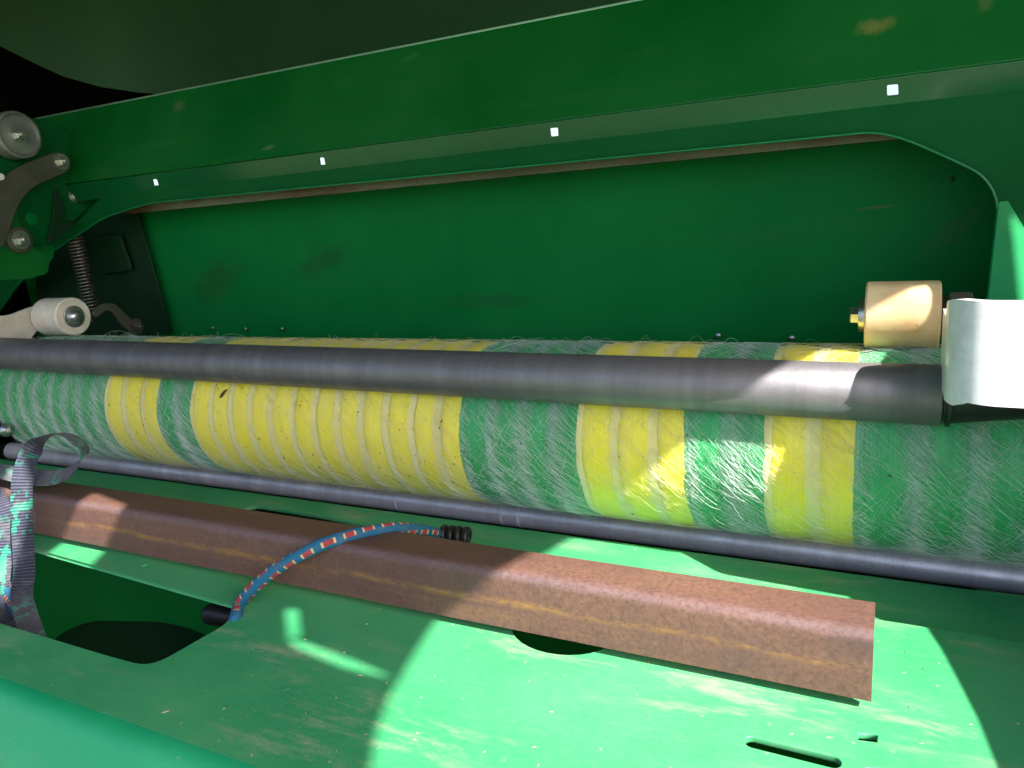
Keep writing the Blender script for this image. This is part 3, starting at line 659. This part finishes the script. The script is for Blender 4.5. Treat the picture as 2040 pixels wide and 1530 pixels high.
# ------------------------------------------------------------------ left mechanism
XL = XE + .030
lv = lambda *p: [(onX(x, y, XL)[1], onX(x, y, XL)[2] - ZC) for x, y in p]
LV = thing('lever_arm', 'bent dull grey lever with a bolted round end below the bearing cap', 'lever', tuple(onX(60, 350, XL)))
plate('lever_plate', rnd(lv((138, 310), (142, 338), (118, 350), (62, 374), (36, 410), (16, 470), (8, 490), (-60, 500), (-60, 420), (-10, 372), (20, 342), (60, 322), (112, 302)), [.012, .012, .01, .02, .02, 0, 0, 0, 0, .02, .02, .02, .01]), [], (XL, 0, ZC), FY, FZ, .006, m_lever, LV, .001)
hexbolt(LV, onX(122, 322, XL), (1, 0, 0), .0072, m_zinc)
hexbolt(LV, onX(40, 478, XL - .010), (1, 0, 0), .0082, m_zinc)
pw = onX(40, 478, XL - .012); o = bm_obj('pivot_boss', lathe_bm(pw, (1, 0, 0), [(-.02, .017), (0, .017), (.001, .0155)], 32), m_lever, LV); sharp_smooth(o)
BC = thing('bearing_cap', 'round grey metal cap with a centre bolt at the left edge', 'bearing cap', tuple(onX(38, 268, XL)))
pc = onX(40, 268, XL)
o = bm_obj('cap', lathe_bm(pc, (1, 0, 0), [(-.022, .0300), (-.004, .0300), (-.002, .0292), (-.001, .0262), (-.0045, .0240), (-.0045, .010), (-.0035, .006)], 48), m_cap, BC); sharp_smooth(o)
hexbolt(BC, pc + np.array((-.0045, 0, 0)), (1, 0, 0), .0068, m_zinc)
tag(sharp_smooth(bm_obj('plug_end', lathe_bm(onX(2, 352, XL + .004), (1, 0, 0), [(-.02, .0045), (0, .0045), (.001, .0035)], 16), m_white)), 'small white plug end peeping out at the left edge below the bearing cap', 'plug')
# coil spring
XS = XE - .03
ps, pe = Vector(onX(149, 470, XS)), Vector(onX(182, 616, XS)); ax = (pe - ps).normalized(); a_ = ax.orthogonal().normalized(); b_ = ax.cross(a_)
SP = thing('coil_spring', 'dark steel coil spring stretched behind the left plastic roller', 'spring', tuple(pe))
Ls = (pe - ps).length; turns = 22; pts = []
for i in range(turns * 14 + 1):
    t = i / (turns * 14); an = 2 * math.pi * turns * t
    pts.append(ps + ax * Ls * t + (a_ * math.cos(an) + b_ * math.sin(an)) * .0105)
bm_obj('coil', tube_bm(pts, .0017, 7), m_spring, SP, True)
hk = [ps - ax * .02, ps - ax * .008 + a_ * .004, ps + a_ * .0105]; bm_obj('hook', tube_bm(hk, .0017, 7), m_spring, SP, True)
hk = [pe + a_ * .0105, pe + ax * .008 + a_ * .004, pe + ax * .03]; bm_obj('hook', tube_bm(hk, .0017, 7), m_spring, SP, True)
XK = -.965
kv = lambda *p: [(onX(x, y, XK)[1], onX(x, y, XK)[2] - ZC) for x, y in p]
HKL = thing('hook_lever', 'small dark bent lever bolted low on the side behind the net roll', 'lever', tuple(onX(230, 625, XK)))
plate('lever_plate', rnd(kv((184, 622), (205, 604), (228, 603), (248, 622), (268, 642), (262, 662), (246, 650), (226, 622), (212, 618), (192, 634)), [.004, .01, .01, .006, .006, .006, .006, .01, .01, .004]), [], (XK, 0, ZC), FY, FZ, .006, m_lever, HKL, .001)
hexbolt(HKL, onX(270, 650, XK), (1, 0, 0), .0075, m_spring)
# ------------------------------------------------------------------ rusty angle bar
x0, x1 = -.90, -.0010
fy, fz = .4013, ZC + DZ + .0065; ph = math.radians(83); l = .0408; tk = .005
du = np.array((math.cos(ph), math.sin(ph))); dv = np.array((math.sin(ph), -math.cos(ph)))
f0 = np.array((fy, fz)); rdg = f0 + du * l; bk = rdg + dv * .0405
outer = [f0]
rr_ = .0075
for i in range(9):
    t = math.pi / 2 * i / 8; c = rdg - du * rr_ + dv * rr_
    outer.append(c - dv * rr_ * math.cos(t) + du * rr_ * math.sin(t))
outer.append(bk)
ib = bk - du * tk; ic = rdg - du * tk + dv * tk; i0 = f0 + dv * tk
prof = outer + [ib, ic + dv * .004, ic - du * .004, i0]
bm = sweep_bm([tuple(p) for p in prof], x0, x1, nx=60)
for v in bm.verts:
    nn = mnoise.noise(Vector((v.co.x * 9, v.co.y * 60, v.co.z * 60))); v.co.z += nn * .0003; v.co.y += nn * .0003 + .0075 * (v.co.x + .45) * -.0
o = bm_obj('rusty_angle_bar', bm, m_rust); sharp_smooth(o, 40); tag(o, 'long rusty brown angle iron bar lying across the green deck', 'angle bar')
bm = bmesh.new()                           # thin packing strips the bar rests on
# ------------------------------------------------------------------ bungee cord with coil hook
def cr(pts, n=14):
    P = [np.array(p, float) for p in pts]; P = [2 * P[0] - P[1]] + P + [2 * P[-1] - P[-2]]; out = []
    for i in range(1, len(P) - 2):
        for k in range(n):
            t = k / n; out.append(.5 * (2 * P[i] + (P[i + 1] - P[i - 1]) * t + (2 * P[i - 1] - 5 * P[i] + 4 * P[i + 1] - P[i + 2]) * t * t + (3 * P[i] - P[i - 1] - 3 * P[i + 1] + P[i + 2]) * t ** 3))
    out.append(P[-2]); return out
bpts = [onZ(455, 1300, DZ - .04), onZ(468, 1242, DZ - .004), onY(478, 1206, .372), onY(500, 1176, .376), onY(545, 1137, .383), onY(600, 1105, .392), onY(655, 1080, .405), onY(720, 1062, .428), onY(785, 1053, .452), onY(845, 1057, .486), onY(880, 1066, .512), onY(890, 1068, .514)]
BG = thing('bungee_cord', 'blue bungee cord with red dashes curving over the rusty bar', 'bungee cord', tuple(bpts[2]))
bm_obj('cord', tube_bm(cr(bpts), .0050, 20, uv=True), m_bungee, BG)
ca, cb = Vector(onY(884, 1066, .512)), Vector(onY(934, 1071, .512)); cx = (cb - ca).normalized(); c1_ = cx.orthogonal().normalized(); c2_ = cx.cross(c1_)
pts = []
for i in range(3 * 18 + 10):
    t = i / (3 * 18 + 9); an = 2 * math.pi * 3.4 * t; pts.append(ca + (cb - ca) * t + (c1_ * math.cos(an) + c2_ * math.sin(an)) * .0066)
bm_obj('coil_end', tube_bm(pts, .0031, 10), m_black, BG, True)
b2 = [onY(-40, 1090, .372), onY(-15, 1120, .372), onY(2, 1150, .370), onY(16, 1180, .362), onY(26, 1205, .35), onY(48, 1235, .335)]
tag(bm_obj('bungee_cord', tube_bm(cr(b2), .0054, 20, uv=True), m_bungee), 'short piece of blue and red bungee cord tangled behind the webbing strap', 'bungee cord')
# ------------------------------------------------------------------ webbing strap
def ribbon(name, pts, wdirs, width, mat, parent, thick=.0012, n=12):
    C = cr(pts, n); Wd = cr(wdirs, n); bm = bmesh.new(); lay = bm.loops.layers.uv.verify(); pr_ = None; L = 0; pc_ = None
    for i, (c, wd) in enumerate(zip(C, Wd)):
        t = nv(C[min(i + 1, len(C) - 1)] - C[max(i - 1, 0)]); wd = nv(wd - t * (wd @ t)); nn = np.cross(t, wd)
        vs = [bm.verts.new(c + wd * width * a + nn * thick * b) for a, b in ((-.5, -.35), (-.46, -.5), (.46, -.5), (.5, -.35), (.5, .35), (.46, .5), (-.46, .5), (-.5, .35))]
        uvv = (0, .04, .96, 1, 1, .96, .04, 0)
        if pr_:
            L2_ = L + np.linalg.norm(c - pc_)
            for k in range(8):
                f = bm.faces.new((pr_[k], pr_[(k + 1) % 8], vs[(k + 1) % 8], vs[k])); f.smooth = True
                for lp, q in zip(f.loops, ((L, uvv[k]), (L, uvv[(k + 1) % 8]), (L2_, uvv[(k + 1) % 8]), (L2_, uvv[k]))): lp[lay].uv = q
            L = L2_
        pr_, pc_ = vs, c
    return sharp_smooth(bm_obj(name, bm, mat, parent), 50)
ST = thing('webbing_strap', 'grey and teal woven strap looped over the left end of the rusty bar', 'strap', tuple(onY(50, 1000, .385)))
V = (-.72, .66, .10); H1 = (.50, .86, -.02)
spts = [(-60, 925, .43, V), (0, 938, .42, (-.3, .85, .3)), (60, 950, .41, (-.2, .8, .55)), (115, 950, .41, (-.35, .75, .5)), (152, 930, .412, (-.55, .7, .3)), (164, 898, .418, (-.62, .72, .1)), (145, 872, .425, (-.7, .68, -.1)), (112, 864, .425, (-.6, .75, -.25)), (80, 878, .415, (-.2, .95, -.2)), (58, 908, .402, H1), (46, 950, .388, H1), (43, 1010, .380, H1), (46, 1080, .374, H1), (48, 1140, .364, H1), (43, 1185, .352, H1), (52, 1225, .335, H1), (66, 1268, .318, H1), (80, 1310, .306, H1)]
ribbon('strap_loop', [onY(x, y, Y) for x, y, Y, _ in spts], [np.array(d, float) for *_, d in spts], .0178, m_strap, ST)
s2 = [(-30, 960, .40, H1), (0, 1010, .388, H1), (8, 1060, .382, H1), (2, 1120, .37, H1), (-2, 1180, .355, H1), (8, 1240, .335, H1), (4, 1290, .32, H1)]
ribbon('strap_tail', [onY(x, y, Y) for x, y, Y, _ in s2], [np.array(d, float) for *_, d in s2], .0178, m_strap, ST)
